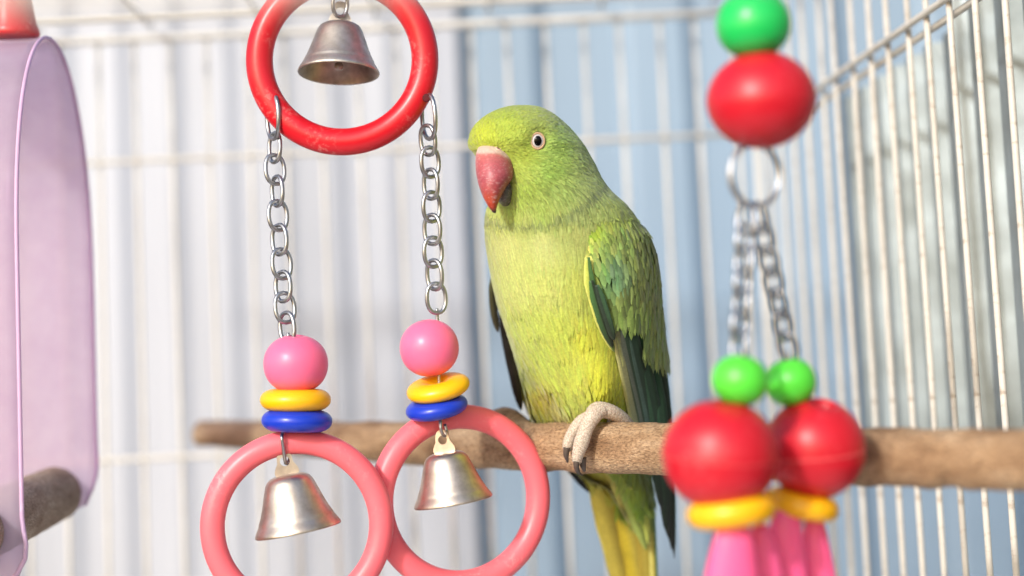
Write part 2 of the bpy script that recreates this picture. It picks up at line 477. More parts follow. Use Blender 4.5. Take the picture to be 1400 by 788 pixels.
# ------------------------------------------------------------------ chains
LINKS = {}
def link_mesh(L, W, r, key):
    if key in LINKS: return LINKS[key]
    pts = []
    for i in range(20):
        a = 2 * math.pi * i / 20
        c, s_ = math.cos(a), math.sin(a)
        pts.append((W / 2 * math.copysign(abs(c) ** 0.8, c), 0, L / 2 * math.copysign(abs(s_) ** 0.9, s_)))
    pts = np.array(pts)
    v, f = [], []
    for i in range(20):
        t = unit(pts[(i + 1) % 20] - pts[i - 1]); y = np.array([0, 1.0, 0]); x = np.cross(y, t)
        for k in range(8):
            b = 2 * math.pi * k / 8
            v.append(pts[i] + r * (math.cos(b) * x + math.sin(b) * y))
    for i in range(20):
        for k in range(8):
            f.append((i * 8 + k, ((i + 1) % 20) * 8 + k, ((i + 1) % 20) * 8 + (k + 1) % 8, i * 8 + (k + 1) % 8))
    LINKS[key] = mesh_from('link', v, f, M_shiny if key == 'cluster' else M_steel); return LINKS[key]
def chain(parent, pts, d0, d1, L, W, r, key, phis=None):
    """pts: link centres in pixels"""
    ch = sub('chain', parent)
    n = len(pts); me = link_mesh(L, W, r, key)
    p3 = [P(x, y, d0 + (d1 - d0) * i / max(1, n - 1)) for i, (x, y) in enumerate(pts)]
    for i in range(n):
        a = p3[max(0, i - 1)]; b = p3[min(n - 1, i + 1)]
        z = unit(a - b)
        x = unit(RT - z * (RT @ z)); y = np.cross(z, x)
        ph = (phis[i] if phis else (math.radians(33) if i % 2 else math.radians(-44))) + random.uniform(-.15, .15)
        x, y = math.cos(ph) * x + math.sin(ph) * y, -math.sin(ph) * x + math.cos(ph) * y
        M = Matrix(((x[0], y[0], z[0], p3[i][0]), (x[1], y[1], z[1], p3[i][1]), (x[2], y[2], z[2], p3[i][2]), (0, 0, 0, 1)))
        inst('link', me, M, ch)
    return ch
def seq(a, b, n):
    return [(a[0] + (b[0] - a[0]) * i / (n - 1), a[1] + (b[1] - a[1]) * i / (n - 1)) for i in range(n)]

# ------------------------------------------------------------------ bells
def bell(parent, px, py, d, R, ax, mat, H=1.5, spin=0.0):
    """px,py centre of the mouth; R mouth radius in px; ax image axis up the bell"""
    M = frame(px, py, d, ax, spin)
    out = [(1.0, 0), (1.01, 0.03), (0.995, 0.08), (0.955, 0.16), (0.905, 0.25), (0.88, 0.30), (0.872, 0.34), (0.855, 0.38), (0.80, 0.50), (0.725, 0.72), (0.655, 0.95), (0.60, 1.13), (0.555, 1.26), (0.50, 1.35), (0.42, 1.41), (0.33, 1.445), (0.2, 1.465), (0.01, 1.47)]
    inn = [(0.01, 1.43), (0.2, 1.42), (0.42, 1.35), (0.49, 1.25), (0.56, 1.0), (0.68, 0.56), (0.80, 0.36), (0.86, 0.25), (0.92, 0.14), (0.965, 0.04), (0.98, 0)]
    sc_h = H / 1.47
    pr = [(r_ * R, h * R * sc_h) for r_, h in out + inn]
    v, f = lathe(pr, 48, closed=True)
    b = obj('bell', xf(M, v), f, mat, parent)
    # strap with a hole
    top = H * R
    outer, inner = [], []
    n = 32
    hw, ht = 0.36 * R, 0.52 * R
    for i in range(n):
        a = 2 * math.pi * i / n
        c, s_ = math.cos(a), math.sin(a)
        rr = 0.115 * R
        inner.append((rr * c, rr * s_ + top + 0.30 * R))
        # trapezoid with rounded head
        x, z = c, s_
        zz = top + 0.26 * R + s_ * 0.30 * R * (1.0 if s_ > 0 else 1.15)
        wx = hw * (0.52 if s_ > 0 else 0.52 + 0.52 * min(1, -s_ * 1.3))
        outer.append((wx * math.copysign(abs(c) ** 0.7, c), zz))
    v = [(x, -0.025 * R, z) for x, z in outer] + [(x, -0.025 * R, z) for x, z in inner] + [(x, 0.025 * R, z) for x, z in outer] + [(x, 0.025 * R, z) for x, z in inner]
    f = []
    for i in range(n):
        j = (i + 1) % n
        f += [(i, j, n + j, n + i), (2 * n + i, 3 * n + i, 3 * n + j, 2 * n + j), (i, 2 * n + i, 2 * n + j, j), (n + i, n + j, 3 * n + j, 3 * n + i)]
    obj('strap', xf(M, v), f, mat, b, smooth=False)
    v1, f1 = lathe([(0.01, 0.02 * R), (0.09 * R, 0.05 * R), (0.115 * R, 0.12 * R), (0.09 * R, 0.2 * R), (0.045 * R, 0.26 * R), (0.04 * R, 1.38 * R * sc_h)], 16)
    v1 = v1 + np.array([0, 0, 0.06 * R])
    obj('clapper', xf(M, v1), f1, mat, b)
    return b
def disc(parent, px, py, d, rw, rh, ax, mat, name='bead_disc'):
    M = frame(px, py, d, ax)
    v, f = torus(rw * 0.60, rw * 0.40, 48, 20, rh / (rw * 0.40))
    return obj(name, xf(M, v), f, mat, parent)
def ball(parent, px, py, d, rx, rz, ax, mat, hole, name='bead', e=2.0, seam=0.0):
    M = frame(px, py, d, ax)
    v, f = lathe(sphere_profile(rx, rz, hole, e, 24, seam), 48)
    return obj(name, xf(M, v), f, mat, parent)
def wire(parent, pts, r, name='wire', mat=None, n=24, seg=10):
    v, f = tube(smoothpath(pts, n), r, seg); return obj(name, v, f, mat or M_steel, parent)
def zceil(px, py, d):
    """point on the ceiling straight above a pixel point"""
    p = P(px, py, d); return np.array([p[0], p[1], ztop + 0.004])

# ------------------------------------------------------------------ bell toy on the left
D = 0.80; PXM = D / F
toy = empty('bell_toy', P(468, 870, D), 'hanging parrot toy of red and coral plastic rings with chains, beads and silver bells', 'bird toy')
# red ring; its two link holes are discs painted dark like shaded recesses
M = frame(468, 82, D, (0.02, 0.05, 1.0))
v, f = torus(113, 18.5, 96, 28)
red_ring = obj('hoop', xf(M, v), f, M_red, toy, label='worn red plastic hoop')
for hx, hy in ((375, 134), (583, 134)):
    Mh = frame(hx, hy, D - 0.0060, (0, 0, 1)); hv, hf = lathe([(0.01, 0.6), (4.2, 0.9), (5.6, 0.6), (5.8, -2)], 20)
    obj('hole_disc', xf(Mh, hv), hf, plastic('hole_shade_red', (84, 8, 14), 0.7, 0, 0) if hx < 400 else bpy.data.materials['hole_shade_red'], red_ring)
big = link_mesh(60 * PXM, 50 * PXM, 3.2 * PXM, 'big')
def placed_link(parent, px, py, d, ax, ph, me=big, name='connector_link'):
    z = unit(ax[0] * RT + ax[1] * UP + ax[2] * BK); x = unit(RT - z * (RT @ z)); y = np.cross(z, x)
    x, y = math.cos(ph) * x + math.sin(ph) * y, -math.sin(ph) * x + math.cos(ph) * y
    p = P(px, py, d)
    return inst(name, me, Matrix(((x[0], y[0], z[0], p[0]), (x[1], y[1], z[1], p[1]), (x[2], y[2], z[2], p[2]), (0, 0, 0, 1))), parent)
placed_link(toy, 373, 160, D - 0.0012, (-0.03, 1, 0.05), math.radians(-64))
placed_link(toy, 586, 160, D - 0.0012, (-0.06, 1, 0.05), math.radians(-66))
c1 = [(375.5, 202), (376, 232), (379, 261.5), (380, 295), (382, 328), (385, 361), (387, 392), (389.5, 421), (392.5, 448)]
chain(toy, c1, D, D - 0.012, 40.5 * PXM, 28 * PXM, 3.0 * PXM, 'curb')
c2 = [(585, 192), (588, 222), (589, 252), (590, 283), (591, 314), (592, 345), (594, 376), (596.5, 408)]
chain(toy, c2, D, D + 0.004, 40.5 * PXM, 28 * PXM, 3.0 * PXM, 'curb')
# left strand
da = D - 0.012
wire(toy, [P(393.5, 455, da), P(396, 475, da), P(403, 540, da), P(387, 590, da - 0.004), P(385.5, 600, da - 0.007), P(388, 618, da - 0.004), P(391, 634, da - 0.001), P(396, 628, da + 0.003), P(395, 616, da + 0.003)], 2.4 * PXM)
ball(toy, 404.5, 498, da, 44, 40, (0.03, 1, 0.08), M_pinkball, 9, e=2.15)
disc(toy, 404, 547, da, 48.5, 15, (0.0, 1, -0.02), M_yellow)
disc(toy, 406, 575.5, da, 48.5, 15, (0.02, 1, -0.04), M_blue)
Mr = frame(406.5, 719, da + 0.001, (0.12, 0.03, 1))
v, f = torus(114.5, 16.8, 96, 26); obj('hoop', xf(Mr, v), f, M_pinkring, toy, label='coral pink plastic hoop')
bell(toy, 408, 726, da - 0.002, 59, (-0.20, 1, -0.03), M_bell, 1.34, 0.15)
# right strand
db = D + 0.006
wire(toy, [P(597, 422, db), P(598, 436, db), P(600, 500, db), P(601, 545, db), P(602, 575, db - 0.005), P(603, 588, db - 0.006), P(607, 596, db - 0.002), P(611, 592, db + 0.002), P(608, 580, db + 0.003)], 2.4 * PXM)
ball(toy, 587, 476, db, 40.5, 39, (-0.10, 1, 0.05), M_pinkball, 7, e=2.08)
disc(toy, 599, 530.5, db, 44, 12.5, (-0.20, 1, 0.22), M_yellow)
disc(toy, 597, 557, db, 43, 12.5, (-0.18, 1, 0.14), M_blue)
Mr = frame(630, 683, db + 0.012, (0.36, 0.05, 1))
v, f = torus(113, 16.8, 96, 26); obj('hoop', xf(Mr, v), f, M_pinkring, toy, label='coral pink plastic hoop')
bell(toy, 620, 687, db - 0.001, 54, (-0.175, 1, -0.02), M_bell, 1.30, -0.2)
# top bell inside the red ring
bell(toy, 463, 101, D + 0.004, 55.5, (0.01, 1, -0.17), M_belltop, 1.30, 0.1)
chain(toy, [(465, 4), (466, -22), (467, -47)], D + 0.004, D + 0.002, 38 * PXM, 24 * PXM, 2.9 * PXM, 'bellchain')
top = zceil(468, -48, D)
wire(toy, [P(468, -40, D - 0.010), P(470, -56, D - 0.010), P(474, -66, D), P(472, -58, D + 0.010), top + np.array([0, 0, -0.008]), top + np.array([0.006, 0, 0.002]), top + np.array([0.0, 0.003, 0.006]), top + np.array([-0.006, 0, 0.0])], 2.6 * PXM, 'hook')

# ------------------------------------------------------------------ bead toy on the right
E = 0.635; PE = E / F
toy2 = empty('bead_toy', P(1060, 860, E), 'hanging cluster toy of red balls, green and yellow beads and pink drops on chains', 'bird toy')
ball(toy2, 1030, 34, E, 51, 47, (-0.04, 1, 0.05), M_green, 9, e=2.1)
ball(toy2, 1041, 137, E, 75, 67, (-0.05, 1, 0.06), M_redball, 16, 'ball', e=1.95, seam=0.5)
tp = zceil(1026, -10, E)
wire(toy2, [P(1043, 196, E), P(1040, 137, E), P(1030, 34, E), P(1027, -20, E), tp + np.array([0, 0, -0.01]), tp + np.array([0.005, 0, 0.003]), tp + np.array([0, 0.002, 0.006]), tp + np.array([-0.005, 0, 0.0])], 3.4 * PE, 'hook')
Mk = frame(1031, 240, E, (0.42, 0.05, 1))
v, f = torus(38.5, 3.2, 48, 12); v[:, 1] *= 1.12; obj('key_ring', xf(Mk, v), f, M_steel, toy2)
v, f = torus(38.5, 3.0, 48, 12); v[:, 1] *= 1.10; v[:, 2] += 5.5; obj('key_ring', xf(Mk, v), f, M_steel, toy2)
chain(toy2, seq((1020, 300), (1011, 472), 7), E - 0.004, E - 0.012, 43 * PE, 27 * PE, 3.4 * PE, 'cluster')
chain(toy2, seq((1038, 298), (1077, 474), 7), E + 0.002, E + 0.018, 43 * PE, 27 * PE, 3.4 * PE, 'cluster')
e1, e2 = E - 0.012, E + 0.020
wire(toy2, [P(1011, 480, e1), P(1011, 520, e1), P(988, 620, e1), P(1000, 735, e1)], 3 * PE)
ball(toy2, 1012, 520.5, e1, 39, 35, (0.15, 1, 0.05), M_lime, 7, e=2.1)
ball(toy2, 985, 622, e1, 79, 75, (0.04, 1, 0.05), M_redball, 16, 'ball', e=2.1, seam=1.7)
disc(toy2, 1000, 699, e1, 62, 21, (-0.13, 1, -0.06), M_yellow)
wire(toy2, [P(1078, 480, e2), P(1081, 520, e2), P(1112, 612, e2), P(1098, 720, e2)], 3 * PE)
ball(toy2, 1081, 523, e2, 35, 33, (-0.25, 1, 0.1), M_lime, 7, e=2.1)
ball(toy2, 1114, 613, e2, 68, 68, (0.14, 1, 0.28), M_redball, 17, 'ball', e=2.1, seam=1.7)
disc(toy2, 1096, 690, e2, 51, 17, (0.20, 1, 0.02), M_yellow)
M_seam = plastic('red_seam', (226, 84, 88), 0.4, 0.1, 0)
for bx0, by0, bd0, br0, bax in ((985, 624, e1, 79, (0.04, 1, 0.05)), (1114, 618, e2, 68, (-0.10, 1, 0.06))):
    v, f = torus(br0 + 0.2, 1.3, 64, 8); obj('mould_seam', xf(frame(bx0, by0, bd0, bax), v), f, M_seam, toy2)
def drop(px, py, d, rx, ln, ax, flat=0.55):
    M = frame(px, py, d, ax)
    pr = [(0.02, 0), (0.30, 0.02), (0.46, 0.07), (0.62, 0.2), (0.78, 0.42), (0.92, 0.66), (1.0, 0.82), (0.94, 0.93), (0.66, 0.99), (0.02, 1.0)]
    v, f = lathe([(r_ * rx, -h * ln) for r_, h in pr], 32); v[:, 1] *= flat
    obj('drop', xf(M, v), f, M_hotpink, toy2)
drop(1005, 704, e1 - 0.004, 42, 150, (0.05, 1, 0.05))
drop(1040, 715, e1 + 0.012, 30, 135, (-0.06, 1, 0.0))
drop(1076, 690, e2 - 0.008, 36, 150, (0.04, 1, 0.05))
drop(1112, 703, e2 + 0.006, 27, 140, (-0.08, 1, 0.0))

# ------------------------------------------------------------------ lavender swing on the left
swing = empty('arch_swing', P(40, 760, 0.86), 'translucent lavender plastic arch swing with a wooden dowel', 'swing')
# arch in a vertical plane: near leg (left, d=.76) and far leg (right, d=.93); ribbon runs to the left
zt_sw = P(62, 47, 0.85)[2]
A = P(28, 600, 0.765); Bp = P(131, 600, 0.93)
A2 = np.array([A[0], A[1]]); B2 = np.array([Bp[0], Bp[1]])
zlegn = P(30, 840, 0.765)[2]; zlegf = P(131, 712, 0.93)[2]
wdir = unit(np.array([-(B2 - A2)[1], (B2 - A2)[0], 0])); wdir = wdir if wdir[0] < 0 else -wdir
prof = []
rx_ = 0.5
zsp = zt_sw - 0.118
for t in np.linspace(0, 1, 16): prof.append((0.0, zlegn + (zsp - zlegn) * t))
for t in np.linspace(0, math.pi, 40)[1:-1]: prof.append((0.5 - 0.5 * math.cos(t), zsp + (zt_sw - zsp) * math.sin(t) ** 0.85))
for t in np.linspace(0, 1, 16): prof.append((1.0, zsp + (zlegf - zsp) * t))
prof = np.array(prof)
W_ = 0.075
NW = 14
v, f = [], []
n = len(prof)
for layer in (0, 1):
    for i in range(n):
        u, z = prof[i]
        a, b = prof[max(0, i - 1)], prof[min(n - 1, i + 1)]
        tdir = np.array([(b[0] - a[0]) * np.linalg.norm(B2 - A2), b[1] - a[1]]); tdir /= np.linalg.norm(tdir) + 1e-9
        nin = np.array([tdir[1], -tdir[0]]) * 0.0022 * layer
        base2 = A2 + (B2 - A2) * u + unit(B2 - A2) * nin[0]
        # rounded lower corners
        dist = min(z - zlegn if i < n / 2 else 1, z - zlegf if i > n / 2 else 1)
        rc = 0.026
        inset = 0.0 if dist > rc else rc - math.sqrt(max(0, rc * rc - (rc - dist) ** 2))
        for k in range(NW):
            w = inset + (W_ - 2 * inset) * k / (NW - 1)
            v.append((base2[0] + wdir[0] * w, base2[1] + wdir[1] * w, z + nin[1]))
m_ = n * NW
for i in range(n - 1):
    for k in range(NW - 1):
        a = i * NW + k
        f.append((a, a + 1, a + NW + 1, a + NW)); f.append((m_ + a, m_ + a + NW, m_ + a + NW + 1, m_ + a + 1))
    for k in (0, NW - 1):
        a = i * NW + k; f.append((a, a + NW, m_ + a + NW, m_ + a))
for i in (0, n - 1):
    for k in range(NW - 1):
        a = i * NW + k; f.append((a, m_ + a, m_ + a + 1, a + 1))
arch = obj('arch', v, f, M_lav, swing)
edge_pts = np.array([v[i * NW] for i in range(n)]) 
ev, ef_ = tube(smoothpath(edge_pts[::2], 120), 0.0010, 10); obj('rim', ev, ef_, plastic('lavender_rim', (204, 170, 200), 0.5, 0.3, 0.2, (245, 235, 245)), arch)
dw0 = P(74, 676, 0.925); dw1 = dw0 + np.array([(A2 - B2)[0], (A2 - B2)[1], 0]) * 1.1 + np.array([0, 0, -0.014])
dp = np.linspace(dw0, dw1, 40)
v, f = tube(dp, 0.0150, 36)
v += rng.normal(0, 0.00012, v.shape)
obj('dowel', v, f, M_wood2, swing)
Mc = frame(18, 46, 0.85, (-0.045, 1, 0))
v, f = lathe([(0.01, -6), (30, -6), (35, -4), (36, 0), (35, 5), (32, 12), (29, 30), (25, 60), (18, 74), (0.01, 78)], 40); obj('cap', xf(Mc, v), f, M_red, swing, label='red plastic cap on the arch')
tp = zceil(18, -30, 0.85)
wire(swing, [P(18, -20, 0.85), P(18, -40, 0.85), tp + np.array([0, 0, -0.006]), tp + np.array([0.004, 0, 0.004]), tp + np.array([-0.004, 0, 0.004])], 0.0012, 'hook')

# ------------------------------------------------------------------ parrot
parrot = empty('parrot', P(815, 580, 0.82), 'green ring-necked parakeet with a red hooked beak standing on the branch', 'parrot')
st = [  # y, left x, right x, centre depth, half thickness (m)
    (145.8, 714, 716, .802, .0003), (146.3, 703, 726, .802, .0040), (148.2, 691, 737, .802, .0090), (153, 677, 748.5, .802, .0150), (160, 664, 760, .802, .0195), (170, 652, 772, .802, .0230), (180, 645, 782, .802, .0250), (190, 642, 790.5, .802, .0262),
    (200, 641.5, 798, .802, .027), (210, 647, 804, .803, .027), (225, 658, 812.5, .804, .027), (245, 666, 822.5, .805, .0275), (262, 668, 835, .807, .029), (278, 667, 852, .809, .0305), (292, 665, 864, .811, .032),
    (306, 664, 872, .813, .0335), (330, 665, 884, .817, .036), (360, 669, 889, .821, .0385), (400, 677, 890, .826, .0405), (440, 689, 888, .831, .0415), (480, 702, 884, .837, .041), (520, 714, 878, .843, .0385), (555, 724, 872, .850, .035),
    (580, 736, 868, .858, .031), (610, 760, 872, .866, .026), (640, 788, 882, .872, .021), (665, 826, 888, .876, .015), (690, 846, 889, .880, .010), (712, 864, 888, .884, .005), (726, 874, 884, .886, .001)]
st = smoothpath(st, 170)
NA = 72
th = np.arange(NA) / NA * 2 * np.pi
def row_px(y):
    return [np.interp(y, st[:, 0], st[:, i]) for i in range(5)]
bverts = np.zeros((len(st), NA, 3))
for i, (y, xl, xr, dc, t) in enumerate(st):
    c3 = P((xl + xr) / 2, y, dc); a = (xr - xl) / 2 * dc / F
    bverts[i] = c3 + np.outer(np.cos(th) * a, RT) + np.outer(np.sin(th) * t, BK)
def shape_disp(v):
    q = v - CAM; d = q @ FWD; px = 700 + F * (q @ RT) / d; py = 394 - F * (q @ UP) / d
    return px, py, d
px_, py_, d_ = shape_disp(bverts.reshape(-1, 3))
front = np.tile(np.clip(np.sin(th), 0, 1) ** 0.7, len(st))
g = lambda x, y, sx, sy: np.exp(-((px_ - x) / sx) ** 2 - ((py_ - y) / sy) ** 2)
dz = 0.006 * g(828, 525, 34, 52)                       # thigh
dz += -0.017 / (1 + np.exp(-(((py_ - 500) * 0.78 - (px_ - 715) * 0.98) / 4))) * (py_ > 440) * np.clip((py_ - 440) / 60, 0, 1)   # flank behind the breast edge
dz += 0.003 * g(720, 250, 30, 25)                      # cheek
ycv = np.interp(px_, [640, 665, 690, 720, 750, 780, 808, 830], [288, 292, 297, 301, 298, 287, 267, 248])
dz += 0.0 * np.clip(1 - (ycv - py_) / 40, 0, 1) * (py_ < ycv) * (px_ > 660)                     #                     # neck fold
dz += 0.0035 * g(735, 380, 60, 70)
dz += -0.0025 * g(735, 194, 13, 13)                    # eye socket
dz += 0.002 * g(715, 172, 30, 14)
dz += -0.006 * g(684, 264, 12, 18)
bflat = bverts.reshape(-1, 3) + np.outer(dz * front, BK)
bfaces = []
nr = len(st)
for i in range(nr - 1):
    for k in range(NA):
        l = (k + 1) % NA
        bfaces.append((i * NA + k, (i + 1) * NA + k, (i + 1) * NA + l, i * NA + l))
bfaces.append(tuple(range(NA))); bfaces.append(tuple(range((nr - 1) * NA, nr * NA))[::-1])

CP = [  # px, py, sRGB
    (720, 152, (170, 202, 62)), (660, 185, (186, 212, 40)), (690, 172, (172, 206, 52)), (735, 165, (160, 192, 70)), (775, 175, (158, 184, 92)), (798, 205, (164, 182, 98)), (760, 205, (158, 186, 80)),
    (750, 235, (158, 186, 76)), (712, 212, (160, 194, 48)), (706, 235, (160, 192, 56)), (715, 262, (176, 198, 78)), (765, 262, (164, 184, 88)), (805, 245, (172, 188, 106)), (700, 285, (182, 198, 84)), (740, 288, (172, 190, 82)),
    (720, 303, (176, 186, 96)), (760, 300, (166, 178, 92)), (790, 287, (156, 166, 90)), (810, 268, (150, 162, 90)), (680, 300, (198, 204, 108)),
    (690, 325, (210, 213, 126)), (740, 325, (204, 208, 124)), (790, 315, (186, 194, 106)), (700, 380, (208, 216, 118)), (750, 380, (206, 213, 112)), (790, 380, (204, 212, 98)), (715, 440, (200, 216, 96)), (760, 440, (204, 216, 88)),
    (740, 490, (198, 216, 90)), (780, 490, (208, 216, 86)), (770, 540, (196, 212, 88)), (790, 565, (210, 214, 110)), (755, 560, (222, 218, 130)), (820, 500, (216, 218, 62)), (840, 540, (196, 206, 44)), (855, 570, (150, 168, 40)), (800, 455, (214, 218, 70)),
    (725, 525, (196, 186, 36)), (720, 560, (146, 160, 48)), (750, 565, (176, 170, 36)), (708, 505, (176, 190, 70)),
    (825, 275, (176, 190, 98)), (850, 300, (166, 182, 92)), (875, 330, (126, 152, 74)), (890, 380, (120, 146, 70)), (890, 450, (124, 146, 66)),
    (850, 620, (140, 160, 60)), (870, 680, (150, 182, 62)), (880, 740, (164, 180, 76)), (820, 650, (186, 176, 66))]
cpx = np.array([c[0] for c in CP], float); cpy = np.array([c[1] for c in CP], float); cpc = np.array([srgb(np.clip(np.array(c[2]) + (np.array([14, -8, 22]) if c[1] < 240 and c[0] < 745 else np.array([4, 2, 10]) if c[1] < 300 else np.array([4, -2, 4])), 0, 255)) for c in CP])
def plumage_color(px, py, k=0.93):
    out = np.zeros((len(px), 3))
    for s_ in range(0, len(px), 20000):
        d2 = (px[s_:s_ + 20000, None] - cpx) ** 2 + (py[s_:s_ + 20000, None] - cpy) ** 2
        w = 1 / (d2 + 60) ** 1.6
        out[s_:s_ + 20000] = (w @ cpc) / w.sum(1, keepdims=True)
    return out * k * np.array([0.925, 1.01, 1.04])
px_, py_, d_ = shape_disp(bflat)
body = obj('body', bflat, bfaces, M_plume, parrot, colors=plumage_color(px_, py_) * 0.9)
bvh = BVHTree.FromPolygons([Vector(x) for x in bflat], bfaces[:-2])
def hit(px, py, tree=None):
    r_ = Vector(P(px, py, 1.0) - CAM).normalized()
    loc, n_, i_, ds = (tree or bvh).ray_cast(Vector(CAM), r_)
    return (np.array(loc), np.array(n_)) if loc is not None else (None, None)

def flow(px, py):
    """feather direction in the image (right, up)"""
    hx, hy = px - 668, -(py - 208)
    hn = np.hypot(hx, hy) + 1e-6
    head = np.stack([hx / hn, hy / hn], 1)
    bx = np.interp(px, [660, 720, 780, 860, 900], [0.30, 0.22, 0.08, 0.12, 0.18])
    bod = np.stack([bx, -np.ones_like(bx)], 1); bod /= np.linalg.norm(bod, axis=1, keepdims=True)
    w = np.clip((py - 235) / 70, 0, 1)[:, None]; w = w * w * (3 - 2 * w)
    o_ = head * (1 - w) + bod * w
    return o_ / (np.linalg.norm(o_, axis=1, keepdims=True) + 1e-6)

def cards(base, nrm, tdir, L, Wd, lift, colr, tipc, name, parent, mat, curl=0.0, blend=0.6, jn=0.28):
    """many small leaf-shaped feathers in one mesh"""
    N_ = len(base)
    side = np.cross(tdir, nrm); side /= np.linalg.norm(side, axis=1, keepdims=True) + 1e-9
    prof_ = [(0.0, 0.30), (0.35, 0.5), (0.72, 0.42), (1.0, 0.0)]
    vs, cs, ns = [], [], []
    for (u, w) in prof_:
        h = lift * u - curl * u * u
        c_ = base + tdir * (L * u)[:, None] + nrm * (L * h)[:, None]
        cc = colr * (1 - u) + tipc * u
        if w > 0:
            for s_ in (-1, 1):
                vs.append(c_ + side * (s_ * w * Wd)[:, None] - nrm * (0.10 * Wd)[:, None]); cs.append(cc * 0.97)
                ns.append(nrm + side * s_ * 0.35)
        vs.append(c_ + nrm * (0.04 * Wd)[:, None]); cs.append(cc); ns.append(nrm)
    # order per level: left, right, mid (levels 0-2), tip
    K = len(vs)
    V = np.stack(vs, 1).reshape(-1, 3); Cc = np.stack(cs, 1).reshape(-1, 3)
    pat = []
    for lv in range(2):
        a, b = 3 * lv, 3 * (lv + 1)
        pat += [(a, a + 2, b + 2, b), (a + 2, a + 1, b + 1, b + 2)]
    pat += [(6, 8, 9), (8, 7, 9)]
    q = np.array([p for p in pat if len(p) == 4]); t3 = np.array([p for p in pat if len(p) == 3])
    idx = np.arange(N_)[:, None, None] * K
    faces = (q[None] + idx).reshape(-1, 4).tolist() + (t3[None] + idx).reshape(-1, 3).tolist()
    o = obj(name, V, faces, mat, parent, colors=np.clip(Cc, 0, 0.9), kind='stuff')
    if blend > 0:
        jn = np.broadcast_to(np.asarray(jn, float).reshape(-1, 1), (N_, 1))
        tl = side * rng.normal(0, 1, (N_, 1)) * jn + tdir * (0.05 + rng.normal(0, 0.8, (N_, 1)) * jn)
        nn = np.stack(ns, 1).reshape(-1, 3) + np.repeat(tl, K, 0) + np.repeat(tdir, K, 0) * (0.0 + 0.25 * lift.repeat(K)[:, None])
        nn /= np.linalg.norm(nn, axis=1, keepdims=True)
        o.data.normals_split_custom_set_from_vertices([tuple(x) for x in nn.tolist()])
    return o
def sample(V, faces, n, weight=None):
    tri = []
    for q in faces:
        if len(q) == 4: tri += [(q[0], q[1], q[2]), (q[0], q[2], q[3])]
    tri = np.array(tri); a, b, c = V[tri[:, 0]], V[tri[:, 1]], V[tri[:, 2]]
    cr = np.cross(b - a, c - a); ar = np.linalg.norm(cr, axis=1); nn = cr / (ar[:, None] + 1e-15)
    w = ar.copy()
    if weight is not None: w *= weight((a + b + c) / 3)
    i = rng.choice(len(tri), n, p=w / w.sum())
    r1, r2 = rng.random(n), rng.random(n); s_ = np.sqrt(r1)
    p = a[i] * (1 - s_)[:, None] + b[i] * (s_ * (1 - r2))[:, None] + c[i] * (s_ * r2)[:, None]
    return p, nn[i]
vn = None
def wgt(c):
    px, py, d = shape_disp(c)
    w = np.interp(py, [140, 215, 300, 420, 600, 760], [9.0, 8.0, 4.0, 2.0, 1.2, 0.5])
    return w
bp, bn = sample(bflat, bfaces, 95000, wgt)
cenb = np.array([P((row_px(y)[1] + row_px(y)[2]) / 2, y, row_px(y)[3]) for y in range(140, 770)])
px, py, d = shape_disp(bp)
out = bp - cenb[np.clip(np.clip(py, 195, 700).astype(int) - 140, 0, len(cenb) - 1)]
flip = np.sum(bn * out, 1) < 0; bn[flip] *= -1
fl = flow(px, py)
td = fl[:, :1] * RT + fl[:, 1:] * UP
td = td - bn * np.sum(td * bn, 1, keepdims=True); td /= np.linalg.norm(td, axis=1, keepdims=True) + 1e-9
td += rng.normal(0, 0.10, td.shape); td -= bn * np.sum(td * bn, 1, keepdims=True); td /= np.linalg.norm(td, axis=1, keepdims=True) + 1e-9
keep = (py < 690) & (np.hypot((px - 735) / 11.5, (py - 193) / 13) > 1)
keep &= ~((px < 700) & (py > 206) & (py < 292) & (px < 702 - 0.0 * py) & (np.sum(bn * BK, 1) > -0.3) & ((px < 690) | (py < 285)) & (py < 284))
bp, bn, td, px, py = bp[keep], bn[keep], td[keep], px[keep], py[keep]
Lf = np.interp(py, [140, 200, 260, 300, 360, 450, 560, 700], [6, 6, 8, 13, 20, 27, 34, 40]) * rng.uniform(0.75, 1.25, len(py))
Lf = np.where((px < 725) & (py < 240), Lf * 0.75, Lf) * 0.80 / F
Wf = Lf * np.interp(py, [140, 260, 360, 560], [0.36, 0.30, 0.24, 0.20])
cl = plumage_color(px, py) * (1 + rng.uniform(-1, 1, (len(px), 1)) * np.interp(py, [200, 290, 330, 560], [0.13, 0.11, 0.06, 0.09])[:, None]) * (1 + rng.normal(0, 0.025, (len(px), 3)))
ycl = np.interp(px, [640, 665, 690, 720, 750, 780, 808, 830], [288, 292, 297, 301, 298, 287, 267, 248])
ring_shade = np.exp(-((py - ycl - 2) / 4.5) ** 2) * (px > 664)
cl = cl * (1 - ring_shade[:, None] * np.array([0.34, 0.32, 0.16]))          # faint neck ring, with the shade under the cheek edge painted in
lift = rng.uniform(0.01, 1, len(px)) * np.interp(py, [200, 290, 330, 560], [0.12, 0.09, 0.045, 0.07])
bp = bp + bn * 0.00035
for rx, ry, sx, sy, am in ((748, 372, 4, 15, .30), (753, 388, 4, 8, .25), (789, 404, 9, 6, .32), (778, 432, 14, 5, .22), (760, 470, 18, 5, .2), (806, 452, 12, 5, .3), (794, 505, 4, 22, .26), (835, 535, 5, 20, .2),
                           (735, 515, 12, 6, .25), (758, 545, 12, 6, .25), (700, 410, 12, 5, .16), (725, 440, 16, 4, .16), (812, 290, 12, 6, .2), (850, 306, 10, 10, .25)):
    lift = lift + 0.45 * am * np.exp(-((px - rx) / sx) ** 2 - ((py - ry) / sy) ** 2) * rng.uniform(0.3, 1, len(px))
